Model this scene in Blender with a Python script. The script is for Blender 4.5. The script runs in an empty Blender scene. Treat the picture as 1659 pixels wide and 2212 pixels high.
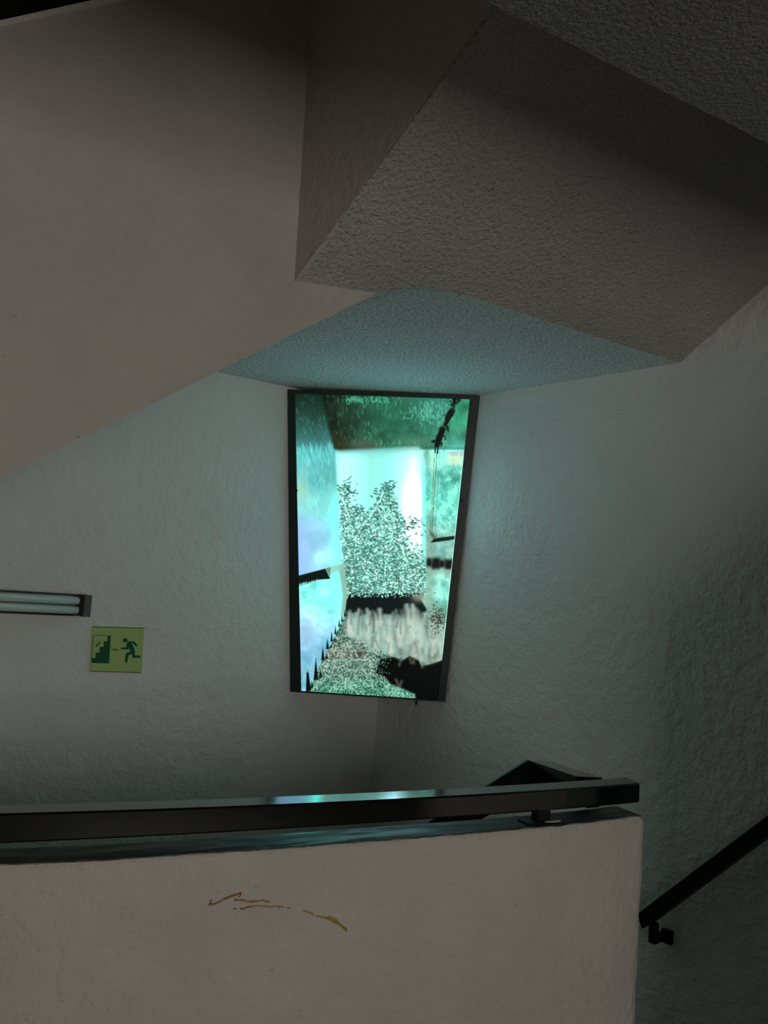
import bpy, bmesh, math, random
import numpy as np
from mathutils import Vector, Matrix

random.seed(7)
RNG = np.random.default_rng(7)
scene = bpy.context.scene
COL = scene.collection

# ------------------------------------------------------------------ camera
EYE = Vector((0.0, 0.0, 1.55))
F_PX = 1940.0
PITCH, ROLL = math.radians(4.0), math.radians(3.1)
c_fwd = Vector((0, math.cos(PITCH), math.sin(PITCH)))
c_up0 = Vector((0, -math.sin(PITCH), math.cos(PITCH)))
c_r0 = Vector((1, 0, 0))
c_right = math.cos(ROLL) * c_r0 + math.sin(ROLL) * c_up0
c_up = -math.sin(ROLL) * c_r0 + math.cos(ROLL) * c_up0
cam = bpy.data.objects.new('camera', bpy.data.cameras.new('camera'))
COL.objects.link(cam)
M = Matrix.Identity(4)
for i in range(3):
    M[i][0], M[i][1], M[i][2], M[i][3] = c_right[i], c_up[i], -c_fwd[i], EYE[i]
cam.matrix_world = M
cam.data.sensor_fit = 'VERTICAL'
cam.data.sensor_height = 36.0
cam.data.lens = F_PX * 36.0 / 2212.0
cam.data.clip_start = 0.02
scene.camera = cam

# ------------------------------------------------------------------ world, light, exposure
world = bpy.data.worlds.new('world')
scene.world = world
world.use_nodes = True
world.node_tree.nodes['Background'].inputs[0].default_value = (0.5, 0.52, 0.5, 1)
world.node_tree.nodes['Background'].inputs[1].default_value = 0.02
scene.view_settings.view_transform = 'Standard'
scene.view_settings.look = 'None'
scene.view_settings.exposure = 0.0
scene.view_settings.gamma = 1.0
scene.view_settings.use_curve_mapping = False
scene.cycles.use_light_tree = False     # the film is one even panel of light; area sampling is quicker

# the stairwell's own axes: u runs along the left wall to the corner, v runs
# from the corner along the right wall, back past the camera
A_ = math.radians(40.2)
E1 = Vector((math.cos(A_), math.sin(A_), 0))
E2 = Vector((math.sin(A_), -math.cos(A_), 0))
C0 = Vector((0.0165, 4.2528, 0))


def W(u, v, z):
    return C0 + E1 * u + E2 * v + Vector((0, 0, z))


V_BACK, U_END, Z_TOP, Z_LOW = 5.6, -4.6, 4.6, -0.95
WIN = (-3.7, -1.8, 0.72, 2.12)          # window opening in the back wall: u0,u1,z0,z1

day = bpy.data.lights.new('daylight', 'AREA')
day.shape = 'RECTANGLE'
day.size, day.size_y = WIN[1] - WIN[0], WIN[3] - WIN[2]
day.energy = 41.0
day.color = (1.0, 0.985, 0.93)
day_o = bpy.data.objects.new('daylight', day)
COL.objects.link(day_o)
day_o.location = W((WIN[0] + WIN[1]) / 2, V_BACK + 0.02, (WIN[2] + WIN[3]) / 2)
day_o.rotation_euler = (E2.to_track_quat('Z', 'Y')).to_euler()

PRINT_GAIN = 1.12


# ------------------------------------------------------------------ helpers
def tag(o, label=None, cat=None, kind=None, group=None):
    if label: o['label'] = label
    if cat: o['category'] = cat
    if kind: o['kind'] = kind
    if group: o['group'] = group
    return o


def empty(name, loc, label=None, cat=None, kind=None):
    o = bpy.data.objects.new(name, None)
    COL.objects.link(o)
    o.location = loc
    o.empty_display_size = 0.05
    return tag(o, label, cat, kind)


def root_loc(o):
    p = Vector((0, 0, 0))
    while o is not None:
        p = p + o.location
        o = o.parent
    return p


def link_bm(name, bm, mat, parent=None, smooth=False):
    """bm is in world metres; the object sits at its parent's origin."""
    off = root_loc(parent) if parent else Vector((0, 0, 0))
    bmesh.ops.recalc_face_normals(bm, faces=bm.faces)
    if parent:
        bmesh.ops.translate(bm, vec=-off, verts=bm.verts)
    me = bpy.data.meshes.new(name)
    bm.to_mesh(me)
    bm.free()
    if smooth:
        for p in me.polygons: p.use_smooth = True
    me.materials.append(mat)
    o = bpy.data.objects.new(name, me)
    COL.objects.link(o)
    if parent: o.parent = parent
    return o


def add_prism(bm, base, vec):
    """base: list of points (an n-gon), extruded by vec."""
    vec = Vector(vec)
    a = [bm.verts.new(Vector(p)) for p in base]
    b = [bm.verts.new(Vector(p) + vec) for p in base]
    bm.faces.new(a)
    bm.faces.new(list(reversed(b)))
    n = len(a)
    for i in range(n):
        bm.faces.new((a[i], b[i], b[(i + 1) % n], a[(i + 1) % n]))
    return a + b


def add_hexa(bm, p):
    """8 corners: 4 of one end, 4 of the other end in the same order."""
    v = [bm.verts.new(Vector(q)) for q in p]
    for f in ((0, 1, 2, 3), (7, 6, 5, 4), (0, 4, 5, 1), (1, 5, 6, 2), (2, 6, 7, 3), (3, 7, 4, 0)):
        bm.faces.new([v[i] for i in f])
    return v


def bevel(bm, w, seg=2, angle=0.4):
    es = [e for e in bm.edges if len(e.link_faces) == 2 and e.calc_face_angle(0) > angle]
    bmesh.ops.recalc_face_normals(bm, faces=bm.faces)
    bmesh.ops.bevel(bm, geom=es, offset=w, segments=seg, affect='EDGES', profile=0.5)


def obox(bm, c, ax, ay, az, sx, sy, sz):
    """box centred on c with half sizes along three axes."""
    c = Vector(c)
    P = []
    for z in (-1, 1):
        for x, y in ((-1, -1), (1, -1), (1, 1), (-1, 1)):
            P.append(c + ax * (x * sx) + ay * (y * sy) + az * (z * sz))
    return add_hexa(bm, P)


def add_cyl(bm, a, b, r, n=16):
    a, b = Vector(a), Vector(b)
    d = (b - a).normalized()
    x = d.orthogonal().normalized()
    y = d.cross(x)
    ra, rb = [], []
    for i in range(n):
        t = 2 * math.pi * i / n
        k = x * (math.cos(t) * r) + y * (math.sin(t) * r)
        ra.append(bm.verts.new(a + k))
        rb.append(bm.verts.new(b + k))
    bm.faces.new(list(reversed(ra)))
    bm.faces.new(rb)
    for i in range(n):
        bm.faces.new((ra[i], ra[(i + 1) % n], rb[(i + 1) % n], rb[i]))


def srgb(r, g, b):
    def f(c):
        c /= 255.0
        return c / 12.92 if c <= 0.04045 else ((c + 0.055) / 1.055) ** 2.4
    return (f(r), f(g), f(b), 1.0)


Z = Vector((0, 0, 1))


# ------------------------------------------------------------------ materials
def mat_plain(name, col, rough=0.5, metal=0.0, spec=0.5, coat=0.0):
    m = bpy.data.materials.new(name)
    m.use_nodes = True
    b = m.node_tree.nodes['Principled BSDF']
    b.inputs['Base Color'].default_value = col
    b.inputs['Roughness'].default_value = rough
    b.inputs['Metallic'].default_value = metal
    b.inputs['Specular IOR Level'].default_value = spec
    b.inputs['Coat Weight'].default_value = coat
    return m


def mat_plaster(name, col, dark, lump, lump_h, grain, grain_h, rough=0.9, marks=0.0, spec=0.25, stretch=None, speck=0.0, speck_scale=150.0):
    """painted plaster: mottled colour, big lumps plus finer grain as bump."""
    m = bpy.data.materials.new(name)
    m.use_nodes = True
    nt = m.node_tree
    N, L = nt.nodes, nt.links
    b = N['Principled BSDF']
    b.inputs['Roughness'].default_value = rough
    b.inputs['Specular IOR Level'].default_value = spec
    tc = N.new('ShaderNodeTexCoord')
    src = tc.outputs['Object']
    if stretch:
        mp = N.new('ShaderNodeMapping')
        mp.inputs['Scale'].default_value = stretch
        L.new(src, mp.inputs['Vector'])
        src = mp.outputs['Vector']

    def noise(scale, detail=3.0, rgh=0.55, vec=None):
        n = N.new('ShaderNodeTexNoise')
        n.inputs['Scale'].default_value = scale
        n.inputs['Detail'].default_value = detail
        n.inputs['Roughness'].default_value = rgh
        L.new(vec or src, n.inputs['Vector'])
        return n
    mo = noise(3.0, 5.0, 0.65)
    cr = N.new('ShaderNodeValToRGB')
    cr.color_ramp.elements[0].position = 0.32
    cr.color_ramp.elements[0].color = dark
    cr.color_ramp.elements[1].position = 0.62
    cr.color_ramp.elements[1].color = col
    L.new(mo.outputs['Fac'], cr.inputs['Fac'])
    out = cr.outputs['Color']
    if marks > 0:
        # small scuffs and specks
        sp = noise(38.0, 4.0, 0.7)
        r2 = N.new('ShaderNodeValToRGB')
        r2.color_ramp.elements[0].position = 0.27
        r2.color_ramp.elements[0].color = (0.25, 0.24, 0.22, 1)
        r2.color_ramp.elements[1].position = 0.33
        r2.color_ramp.elements[1].color = (1, 1, 1, 1)
        L.new(sp.outputs['Fac'], r2.inputs['Fac'])
        mx = N.new('ShaderNodeMix')
        mx.data_type = 'RGBA'
        mx.blend_type = 'MULTIPLY'
        mx.inputs[0].default_value = marks
        L.new(out, mx.inputs[6])
        L.new(r2.outputs['Color'], mx.inputs[7])
        out = mx.outputs[2]
    if speck > 0:
        # speckle painted into the colour, for pit shading the bump doesn't show
        sn = noise(speck_scale, 2.0, 0.6)
        r3 = N.new('ShaderNodeValToRGB')
        r3.color_ramp.elements[0].position = 0.34
        r3.color_ramp.elements[0].color = (0.42, 0.42, 0.42, 1)
        r3.color_ramp.elements[1].position = 0.58
        r3.color_ramp.elements[1].color = (1.08, 1.08, 1.08, 1)
        L.new(sn.outputs['Fac'], r3.inputs['Fac'])
        mx = N.new('ShaderNodeMix')
        mx.data_type = 'RGBA'
        mx.blend_type = 'MULTIPLY'
        mx.inputs[0].default_value = speck
        L.new(out, mx.inputs[6])
        L.new(r3.outputs['Color'], mx.inputs[7])
        out = mx.outputs[2]
    L.new(out, b.inputs['Base Color'])
    b1 = N.new('ShaderNodeBump')
    b1.inputs['Strength'].default_value = 1.0
    b1.inputs['Distance'].default_value = lump_h
    L.new(noise(lump, 2.0, 0.5).outputs['Fac'], b1.inputs['Height'])
    b2 = N.new('ShaderNodeBump')
    b2.inputs['Strength'].default_value = 1.0
    b2.inputs['Distance'].default_value = grain_h
    L.new(noise(grain, 2.0, 0.6).outputs['Fac'], b2.inputs['Height'])
    L.new(b1.outputs['Normal'], b2.inputs['Normal'])
    L.new(b2.outputs['Normal'], b.inputs['Normal'])
    return m


def mat_streaky(name, col, r0, r1, scale, stretch, bump=0.0005, spec=0.5):
    """glossy worn paint with streaks of different gloss along one axis."""
    m = bpy.data.materials.new(name)
    m.use_nodes = True
    nt = m.node_tree
    N, L = nt.nodes, nt.links
    b = N['Principled BSDF']
    b.inputs['Base Color'].default_value = col
    b.inputs['Specular IOR Level'].default_value = spec
    tc = N.new('ShaderNodeTexCoord')
    mp = N.new('ShaderNodeMapping')
    mp.inputs['Rotation'].default_value = (0, 0, -math.radians(24.2))
    mp2 = N.new('ShaderNodeMapping')
    mp2.inputs['Scale'].default_value = stretch
    L.new(tc.outputs['Object'], mp.inputs['Vector'])
    L.new(mp.outputs['Vector'], mp2.inputs['Vector'])
    n = N.new('ShaderNodeTexNoise')
    n.inputs['Scale'].default_value = scale
    n.inputs['Detail'].default_value = 4.0
    n.inputs['Roughness'].default_value = 0.6
    L.new(mp2.outputs['Vector'], n.inputs['Vector'])
    mr = N.new('ShaderNodeMapRange')
    mr.inputs['From Min'].default_value = 0.3
    mr.inputs['From Max'].default_value = 0.7
    mr.inputs['To Min'].default_value = r0
    mr.inputs['To Max'].default_value = r1
    L.new(n.outputs['Fac'], mr.inputs['Value'])
    L.new(mr.outputs['Result'], b.inputs['Roughness'])
    bp = N.new('ShaderNodeBump')
    bp.inputs['Distance'].default_value = bump
    L.new(n.outputs['Fac'], bp.inputs['Height'])
    L.new(bp.outputs['Normal'], b.inputs['Normal'])
    return m


M_WALL = mat_plaster('wall_plaster', (0.87, 0.86, 0.82, 1), (0.81, 0.80, 0.76, 1), 24.0, 0.0085, 80.0, 0.0032, marks=0.4)
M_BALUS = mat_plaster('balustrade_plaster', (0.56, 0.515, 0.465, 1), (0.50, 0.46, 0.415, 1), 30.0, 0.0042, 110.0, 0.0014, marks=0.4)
M_PARAPET = mat_plaster('parapet_plaster', (0.62, 0.565, 0.505, 1), (0.55, 0.50, 0.445, 1), 34.0, 0.0075, 110.0, 0.0024, marks=0.6)
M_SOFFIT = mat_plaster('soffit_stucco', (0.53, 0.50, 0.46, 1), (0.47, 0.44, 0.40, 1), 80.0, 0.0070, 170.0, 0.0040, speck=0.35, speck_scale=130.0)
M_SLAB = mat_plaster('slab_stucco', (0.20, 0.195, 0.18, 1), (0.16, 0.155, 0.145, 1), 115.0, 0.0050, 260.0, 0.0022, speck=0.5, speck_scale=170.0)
M_CEIL = mat_plaster('ceiling_stucco', (0.93, 0.93, 0.91, 1), (0.88, 0.88, 0.86, 1), 85.0, 0.012, 200.0, 0.006, speck=0.8, speck_scale=105.0)
M_BACK = mat_plaster('brown_plaster', (0.32, 0.29, 0.25, 1), (0.26, 0.235, 0.20, 1), 22.0, 0.003, 75.0, 0.001)
M_FLOOR = mat_plaster('floor_terrazzo', (0.13, 0.125, 0.115, 1), (0.10, 0.095, 0.09, 1), 8.0, 0.0005, 200.0, 0.0002, rough=0.45, spec=0.4)
M_RAIL = mat_streaky('black_rail_paint', (0.004, 0.005, 0.005, 1), 0.07, 0.20, 26.0, (0.16, 2.0, 1.0), 0.0004, spec=0.3)
_b = M_RAIL.node_tree.nodes['Principled BSDF']
_b.inputs['Coat Weight'].default_value = 1.0
_b.inputs['Coat IOR'].default_value = 1.75
_b.inputs['Coat Roughness'].default_value = 0.10
M_BLACK = mat_plain('black_paint', (0.004, 0.0045, 0.0045, 1), 0.5, spec=0.3)
M_CAP = mat_streaky('dark_varnished_cap', (0.034, 0.035, 0.023, 1), 0.26, 0.75, 14.0, (0.35, 2.6, 1.0), 0.0012, spec=0.38)
M_FRAME = mat_streaky('dark_anodised_frame', (0.008, 0.022, 0.017, 1), 0.32, 0.45, 10.0, (1, 1, 1), 0.0)
M_SCREW = mat_plain('screw_black', (0.002, 0.003, 0.002, 1), 0.5)
M_SIGN = mat_plain('photoluminescent_sheet', (0.50, 0.66, 0.235, 1), 0.35)
M_GREEN = mat_plain('sign_green', (0.006, 0.115, 0.055, 1), 0.4)
M_SIGNEDGE = mat_plain('sign_edge', (0.10, 0.12, 0.03, 1), 0.5)
M_TUBE = mat_plain('fluorescent_tube_glass', (0.72, 0.74, 0.70, 1), 0.25)
M_TRAY = mat_plain('lamp_tray_enamel', (0.33, 0.34, 0.32, 1), 0.45)
M_CAPGREY = mat_plain('lamp_cap_grey', (0.13, 0.13, 0.135, 1), 0.45)
M_COPING = mat_plaster('coping_paint', (0.88, 0.84, 0.77, 1), (0.80, 0.76, 0.70, 1), 30.0, 0.001, 110.0, 0.0004)
M_CHIP = mat_plain('pale_chip', (0.55, 0.5, 0.42, 1), 0.8)
M_CRAYON = mat_plain('orange_crayon', (0.40, 0.21, 0.045, 1), 0.7)
M_CRAYON2 = mat_plain('yellow_crayon', (0.42, 0.28, 0.06, 1), 0.7)

# ------------------------------------------------------------------ the shell
def slab(name, pts, vec, mat, label, cat, kind='structure', parent=None):
    bm = bmesh.new()
    add_prism(bm, pts, vec)
    o = link_bm(name, bm, mat, parent)
    if parent is None: tag(o, label, cat, kind)
    return o


slab('wall_left', [W(U_END, 0, Z_LOW), W(0.15, 0, Z_LOW), W(0.15, 0, Z_TOP), W(U_END, 0, Z_TOP)], -E2 * 0.15, M_WALL,
     'pale plaster wall with the lamp and exit sign, left of the corner', 'wall')
slab('wall_right', [W(0, 0, Z_LOW), W(0, V_BACK, Z_LOW), W(0, V_BACK, Z_TOP), W(0, 0, Z_TOP)], E1 * 0.15, M_WALL,
     'grey green plaster wall right of the corner, behind the sloping handrail', 'wall')
slab('wall_side', [W(U_END, 0, Z_LOW), W(U_END, V_BACK, Z_LOW), W(U_END, V_BACK, Z_TOP), W(U_END, 0, Z_TOP)], -E1 * 0.15, M_BACK,
     'plain plaster wall closing the stairwell at the far left', 'wall')
bm = bmesh.new()
u0, u1, z0, z1 = WIN
for (a, b, c, d) in ((U_END, u0, Z_LOW, Z_TOP), (u1, 0.0, Z_LOW, Z_TOP), (u0, u1, Z_LOW, z0), (u0, u1, z1, Z_TOP)):
    add_prism(bm, [W(a, V_BACK, c), W(b, V_BACK, c), W(b, V_BACK, d), W(a, V_BACK, d)], E2 * 0.15)
tag(link_bm('wall_back', bm, M_BACK), 'plaster wall with the daylight window behind the viewer', 'wall', 'structure')
bm = bmesh.new()
for (a, b, c, d) in ((u0, u0 + 0.05, z0, z1), (u1 - 0.05, u1, z0, z1), (u0, u1, z0, z0 + 0.05), (u0, u1, z1 - 0.05, z1)):
    add_prism(bm, [W(a, V_BACK + 0.0, c), W(b, V_BACK + 0.0, c), W(b, V_BACK + 0.0, d), W(a, V_BACK + 0.0, d)], E2 * 0.015)
tag(link_bm('window_1', bm, M_TRAY), 'grey window frame in the wall behind the viewer', 'window', 'structure')
slab('ceiling_upper', [W(U_END, 0, Z_TOP), W(0, 0, Z_TOP), W(0, V_BACK, Z_TOP), W(U_END, V_BACK, Z_TOP)], Z * 0.15, M_BACK,
     'plaster ceiling at the very top of the stairwell', 'ceiling')

# parapet line in plan
P0 = Vector((-0.7289, 1.8444, 0))
PD = Vector((0.9121, 0.4100, 0))
PN = Vector((0.4100, -0.9121, 0))       # towards the viewer
PL = 1.6194


def bow(t):
    t = min(max(t, 0.0), 1.0)
    return -0.397 * t ** 4 + 0.769 * t ** 3 - 0.609 * t ** 2 + 0.237 * t


def par(t, n=0.0, z=0.0):
    b = bow(t) if 0 <= t <= 1 else (0.237 * t if t < 0 else 0.0)
    return P0 + PD * (t * PL) + PN * (b + n) + Z * z


# upper floor that the viewer stands on, five steps down beside the right wall, lower landing
fl = [par(-1.0, -0.06), par(0.0, -0.06), par(0.5, -0.06), par(1.0, -0.06), W(-0.56, 2.2, 0), W(-0.56, V_BACK, 0), W(U_END, V_BACK, 0), W(U_END, 1.05, 0)]
slab('floor', [Vector((p.x, p.y, 0)) for p in fl], -Z * 0.2, M_FLOOR, 'grey terrazzo floor of the upper landing behind the parapet', 'floor')
slab('floor_lower', [W(U_END, 0, Z_LOW + 0.05), W(0, 0, Z_LOW + 0.05), W(0, 2.4, Z_LOW + 0.05), W(U_END, 2.4, Z_LOW + 0.05)], -Z * 0.05, M_FLOOR,
     'grey terrazzo floor of the lower landing under the light box', 'floor')
flight = empty('stair_steps', W(-0.3, 2.0, Z_LOW + 0.05), 'flight of grey steps climbing beside the right wall handrail', 'stairs', 'structure')
for k in range(14):
    zt = -0.72 + 0.18 * k
    v0 = 1.16 + 0.186 * k
    bm = bmesh.new()
    add_prism(bm, [W(-0.50, v0, zt), W(-0.002, v0, zt), W(-0.002, v0 + 0.186, zt), W(-0.50, v0 + 0.186, zt)], Z * (max(Z_LOW + 0.05, zt - 0.5) - zt))
    link_bm('step', bm, M_FLOOR, flight)
slab('wall_stair_shade', [W(-0.50, 2.22, -0.9), W(-0.50, 4.9, -0.9), W(-0.50, 4.9, 2.35), W(-0.50, 3.2, 2.35), W(-0.50, 2.22, 1.42)], -E1 * 0.11, M_PARAPET,  # out of view, added and raised to keep daylight off the right wall
     'unseen plaster wall added beside the climbing steps to shade the right wall', 'wall')

# ---- landing ceiling beyond, glowing under the light box
ZC = 2.342
A = Vector((-0.258, 2.2291, 2.2768)); B = Vector((-0.0531, 2.3529, 2.2964))
K1 = Vector((0.0301, 2.3689, 2.3239)); K2 = Vector((0.1000, 2.4003, 2.3367)); K3 = Vector((0.1872, 2.4585, 2.342))
TIP = Vector((0.9851, 3.0747, 2.342)); T = Vector((0.1671, 1.7655, 2.728))


def z_soffit(p):
    return 2.342 + (0.345 * (p.x - 0.9851) - 0.447 * (p.y - 3.0747)) / 0.825


cp = [W(0, 0, ZC), W(-1.30, 0, ZC), W(-1.30, 1.34, ZC), Vector((B.x - 0.02, B.y + 0.02, ZC)), Vector((K1.x, K1.y, ZC)), Vector((K2.x, K2.y, ZC)),
      Vector((K3.x, K3.y, ZC)), Vector((TIP.x, TIP.y, ZC)), W(0, 1.53, ZC)]
slab('ceiling', cp, Z * 0.18, M_CEIL, 'rough stucco underside of the landing above the light box', 'ceiling')

# ---- upper flight on the right: rough sloping soffit and its balustrade face
uf = empty('ceiling_stair_flight', Vector((0.6, 2.4, 2.28)), 'sloping rough stucco underside of the stair flight at upper right', 'stair flight', 'structure')
RUN = (T - A) * 2.0
S_pts = [A, B, K1, K2, K3, TIP, TIP + E1 * 0.15, TIP + E1 * 0.15 + RUN, A + RUN]
S_pts = [Vector((p.x, p.y, z_soffit(p))) for p in S_pts]
bm = bmesh.new()
add_prism(bm, S_pts, Z * 0.24)
link_bm('soffit', bm, M_SOFFIT, uf)
Dn = Vector((RUN.y, -RUN.x, 0)).normalized()
if Dn.dot(Vector((-1, -0.6, 0))) < 0: Dn = -Dn
a, b = A + Dn * 0.0006 + Z * 0.0002, A + RUN + Dn * 0.0006 + Z * 0.0002
bm = bmesh.new()
a2, b2 = a - Dn * 0.12, b - Dn * 0.12
a2.z, b2.z = z_soffit(a2) + 0.03, z_soffit(b2) + 0.03
add_hexa(bm, [a, b, b2, a2, a + Z * 1.3, b + Z * 1.3, b2 + Z * 1.27, a2 + Z * 1.27])
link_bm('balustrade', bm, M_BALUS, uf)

# ---- upper flight on the left: tall balustrade wall with a diagonal foot
lm = empty('wall_stair', Vector((-0.8, 1.9, 1.2)), 'tall beige plaster stair balustrade with a diagonal lower edge, upper left', 'wall', 'structure')
LMd = Vector((0.8559, 0.5172, 0)).normalized()
LMn = Vector((LMd.y, -LMd.x, 0))        # towards the viewer
L0 = Vector((-0.8147, 1.8927, 0))


def lmz_bot(s): return 1.7099 + s * 0.6587          # s metres from L0 along the wall
def lmz_top(s): return 2.6723 + (s + 0.0751) * 0.6396
def LMP(s, z, n=0.0): return L0 + LMd * s + LMn * n + Z * z


sB = (B - L0).dot(LMd)
S_L = -2.2
bm = bmesh.new()
add_prism(bm, [LMP(S_L, lmz_bot(S_L)), LMP(sB, B.z), LMP(sB, lmz_top(sB)), LMP(S_L, lmz_top(S_L))], -LMn * 0.12)
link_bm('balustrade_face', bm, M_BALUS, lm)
bm = bmesh.new()
t0, t1 = lmz_top(S_L), lmz_top(sB)
add_prism(bm, [LMP(S_L, t0, 0.012), LMP(sB, t1, 0.012), LMP(sB, t1 + 0.0145, 0.012), LMP(S_L, t0 + 0.0145, 0.012)], -LMn * 0.15)
link_bm('coping', bm, M_COPING, lm)
# its sloping soffit, reaching back to the left wall
bm = bmesh.new()
q = []
for s, v in ((S_L, None), (sB - 0.02, None), (sB - 0.02, 0.0), (S_L, 0.0)):
    p = LMP(s, 0, -0.05)
    if v is not None:
        uu = (p - C0).dot(E1)
        p = W(uu, 0.0, 0)
    q.append(Vector((p.x, p.y, lmz_bot(s) + 0.03)))
add_prism(bm, q, Z * 0.16)
link_bm('soffit', bm, M_SOFFIT, lm)

# ---- landing slab overhead, close to the viewer at upper right
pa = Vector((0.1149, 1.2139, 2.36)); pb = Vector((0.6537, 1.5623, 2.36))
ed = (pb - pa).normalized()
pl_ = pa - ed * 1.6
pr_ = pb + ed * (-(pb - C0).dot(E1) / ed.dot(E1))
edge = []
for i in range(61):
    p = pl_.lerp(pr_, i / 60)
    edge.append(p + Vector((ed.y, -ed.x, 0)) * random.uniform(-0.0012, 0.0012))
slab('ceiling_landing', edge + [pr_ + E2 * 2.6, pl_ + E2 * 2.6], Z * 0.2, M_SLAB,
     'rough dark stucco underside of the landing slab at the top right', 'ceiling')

# ------------------------------------------------------------------ parapet in front
pw = empty('wall_parapet', par(0.5, -0.06, 0.0), 'low beige plaster parapet wall in front with orange scribble', 'wall', 'structure')
NS = 150
ts = [-0.55 + (1.012 + 0.55) * i / NS for i in range(NS + 1)]
rough_e = np.convolve(RNG.normal(0, 1, NS + 9), np.ones(3) / 3, 'same')[4:NS + 5]
rough_z = np.convolve(RNG.normal(0, 1, NS + 9), np.ones(5) / 5, 'same')[4:NS + 5]
ZP = 0.93
bm = bmesh.new()
rings = []
zrows = [0.90, 0.87, 0.84, 0.81, 0.78, 0.75, 0.72, 0.69, 0.66, 0.63, 0.60, 0.57, 0.54, 0.51, 0.48, 0.45, 0.42, 0.39, 0.36, 0.2, -0.2, -0.9]
wob = {z: random.uniform(-1, 1) for z in zrows}
for i, t in enumerate(ts):
    je = 0.0013 * rough_e[i]
    jz = 0.0010 * rough_z[i]
    endk = max(0.0, (t - 0.995) / 0.017)            # the right end rounds off
    rr = 0.010 * endk ** 2
    th = 0.115
    prof = [(0.0 - rr, z, z) for z in reversed(zrows)]
    ring = []
    for (n, z, zz) in prof:
        lean = 0.024 * max(0.0, 0.93 - z) if t > 0.9 else 0.0
        w = max(0.0, (t - 0.9) / 0.112)
        lean += 0.0022 * wob[z] * (1 if t > 0.9 else 0)
        ring.append(bm.verts.new(par(t - lean * w / PL, n + je * 0.5 + (0.0015 * math.sin(z * 31 + t * 40)), z)))
    dz = -0.014 * endk ** 2
    for (n, z) in ((-0.0005 + je - rr, ZP - 0.008 + jz + dz), (-0.004 + je - rr, ZP - 0.002 + jz + dz), (-0.010 + je - rr, ZP + dz * 0.7), (-th + 0.008 + rr, ZP + dz * 0.7),
                   (-th + rr, ZP - 0.008 + dz), (-th + rr, -0.9)):
        ring.append(bm.verts.new(par(t, n, z)))
    rings.append(ring)
for r0, r1 in zip(rings, rings[1:]):
    for j in range(len(r0)):
        k = (j + 1) % len(r0)
        bm.faces.new((r0[j], r1[j], r1[k], r0[k]))
bm.faces.new(rings[0])
bm.faces.new(list(reversed(rings[-1])))
link_bm('wall_body', bm, M_PARAPET, pw)
# dark varnished strip along the top
bm = bmesh.new()
NT = 220
prev = None
rg = np.convolve(RNG.normal(0, 1, NT + 9), np.ones(4) / 4, 'same')[4:NT + 5]
for i in range(NT + 1):
    t = -0.55 + (1.004 + 0.55) * i / NT
    front = -0.0065 + 0.0035 * rg[i] * (1.0 if t < 0.8 else 1.8)
    zz = ZP + 0.0012 - 0.008 * max(0, (t - 0.995) / 0.017) ** 2
    a = bm.verts.new(par(t, front, zz)); b = bm.verts.new(par(t, -0.106, zz))
    a2 = bm.verts.new(par(t, front, zz - 0.003)); b2 = bm.verts.new(par(t, -0.106, zz - 0.003))
    cur = (a, b, b2, a2)
    if prev:
        for j in range(4):
            bm.faces.new((prev[j], cur[j], cur[(j + 1) % 4], prev[(j + 1) % 4]))
    prev = cur
o = link_bm('top_cap', bm, M_CAP, pw)
o['label'] = 'dark varnished top strip'


# crayon scribble on the front
def scribble(name, runs, mat):
    bm = bmesh.new()
    for pts, w in runs:
        fine = []
        for (t0_, z0_), (t1_, z1_) in zip(pts, pts[1:]):
            k = max(2, int(abs(t1_ - t0_) * PL / 0.006) + int(abs(z1_ - z0_) / 0.006))
            for i in range(k):
                f = i / k
                fine.append((t0_ + (t1_ - t0_) * f, z0_ + (z1_ - z0_) * f))
        fine.append(pts[-1])
        for (a, b) in zip(fine, fine[1:]):
            if random.random() < 0.10: continue
            dx, dz = (b[0] - a[0]) * PL, b[1] - a[1]
            l = math.hypot(dx, dz) or 1e-6
            ww = w * random.uniform(0.45, 1.15)
            ox, oz = -dz / l * ww / 2, dx / l * ww / 2
            jit = random.uniform(-0.0008, 0.0008)
            pts4 = [(a[0] - ox / PL, a[1] - oz + jit), (b[0] - ox / PL, b[1] - oz + jit), (b[0] + ox / PL, b[1] + oz + jit), (a[0] + ox / PL, a[1] + oz + jit)]
            add_prism(bm, [par(x, 0.0031, z) for x, z in pts4], -PN * 0.004)
    o = link_bm(name, bm, mat, pw)
    return o


o = scribble('crayon_scribble', [
    ([(0.2639, 0.8337), (0.2615, 0.8216), (0.271, 0.8246), (0.2812, 0.8327), (0.2931, 0.8382), (0.3036, 0.842), (0.3009, 0.8336), (0.295, 0.8273),
      (0.2942, 0.8096), (0.308, 0.8084), (0.3263, 0.8123), (0.3453, 0.8064), (0.3627, 0.8046), (0.3742, 0.7974)], 0.0028),
    ([(0.2812, 0.8327), (0.2931, 0.8382), (0.3036, 0.842)], 0.0040),
    ([(0.2958, 0.8279), (0.3073, 0.8249), (0.3198, 0.8208), (0.3337, 0.8213), (0.3449, 0.8168)], 0.0042)], M_CRAYON)
o['label'] = 'orange crayon scribble'
o = scribble('crayon_stroke', [
    ([(0.3938, 0.7908), (0.4055, 0.7824), (0.4157, 0.7747), (0.4275, 0.7691), (0.4396, 0.7585), (0.4518, 0.7466), (0.4607, 0.7339)], 0.0042),
    ([(0.4308, 0.7703), (0.4411, 0.7632), (0.4489, 0.7545), (0.46, 0.737)], 0.0045)], M_CRAYON2)
o['label'] = 'yellow crayon stroke'

# ------------------------------------------------------------------ handrail along the parapet
hr = empty('handrail', par(0.803, -0.045, ZP), 'glossy black square handrail lying along the top of the front parapet', 'handrail')
ZR = 1.02


def nf(t): return -0.147 * t * t + 0.193 * t - 0.042 if t > 0 else -0.042 + 0.193 * t


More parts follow.
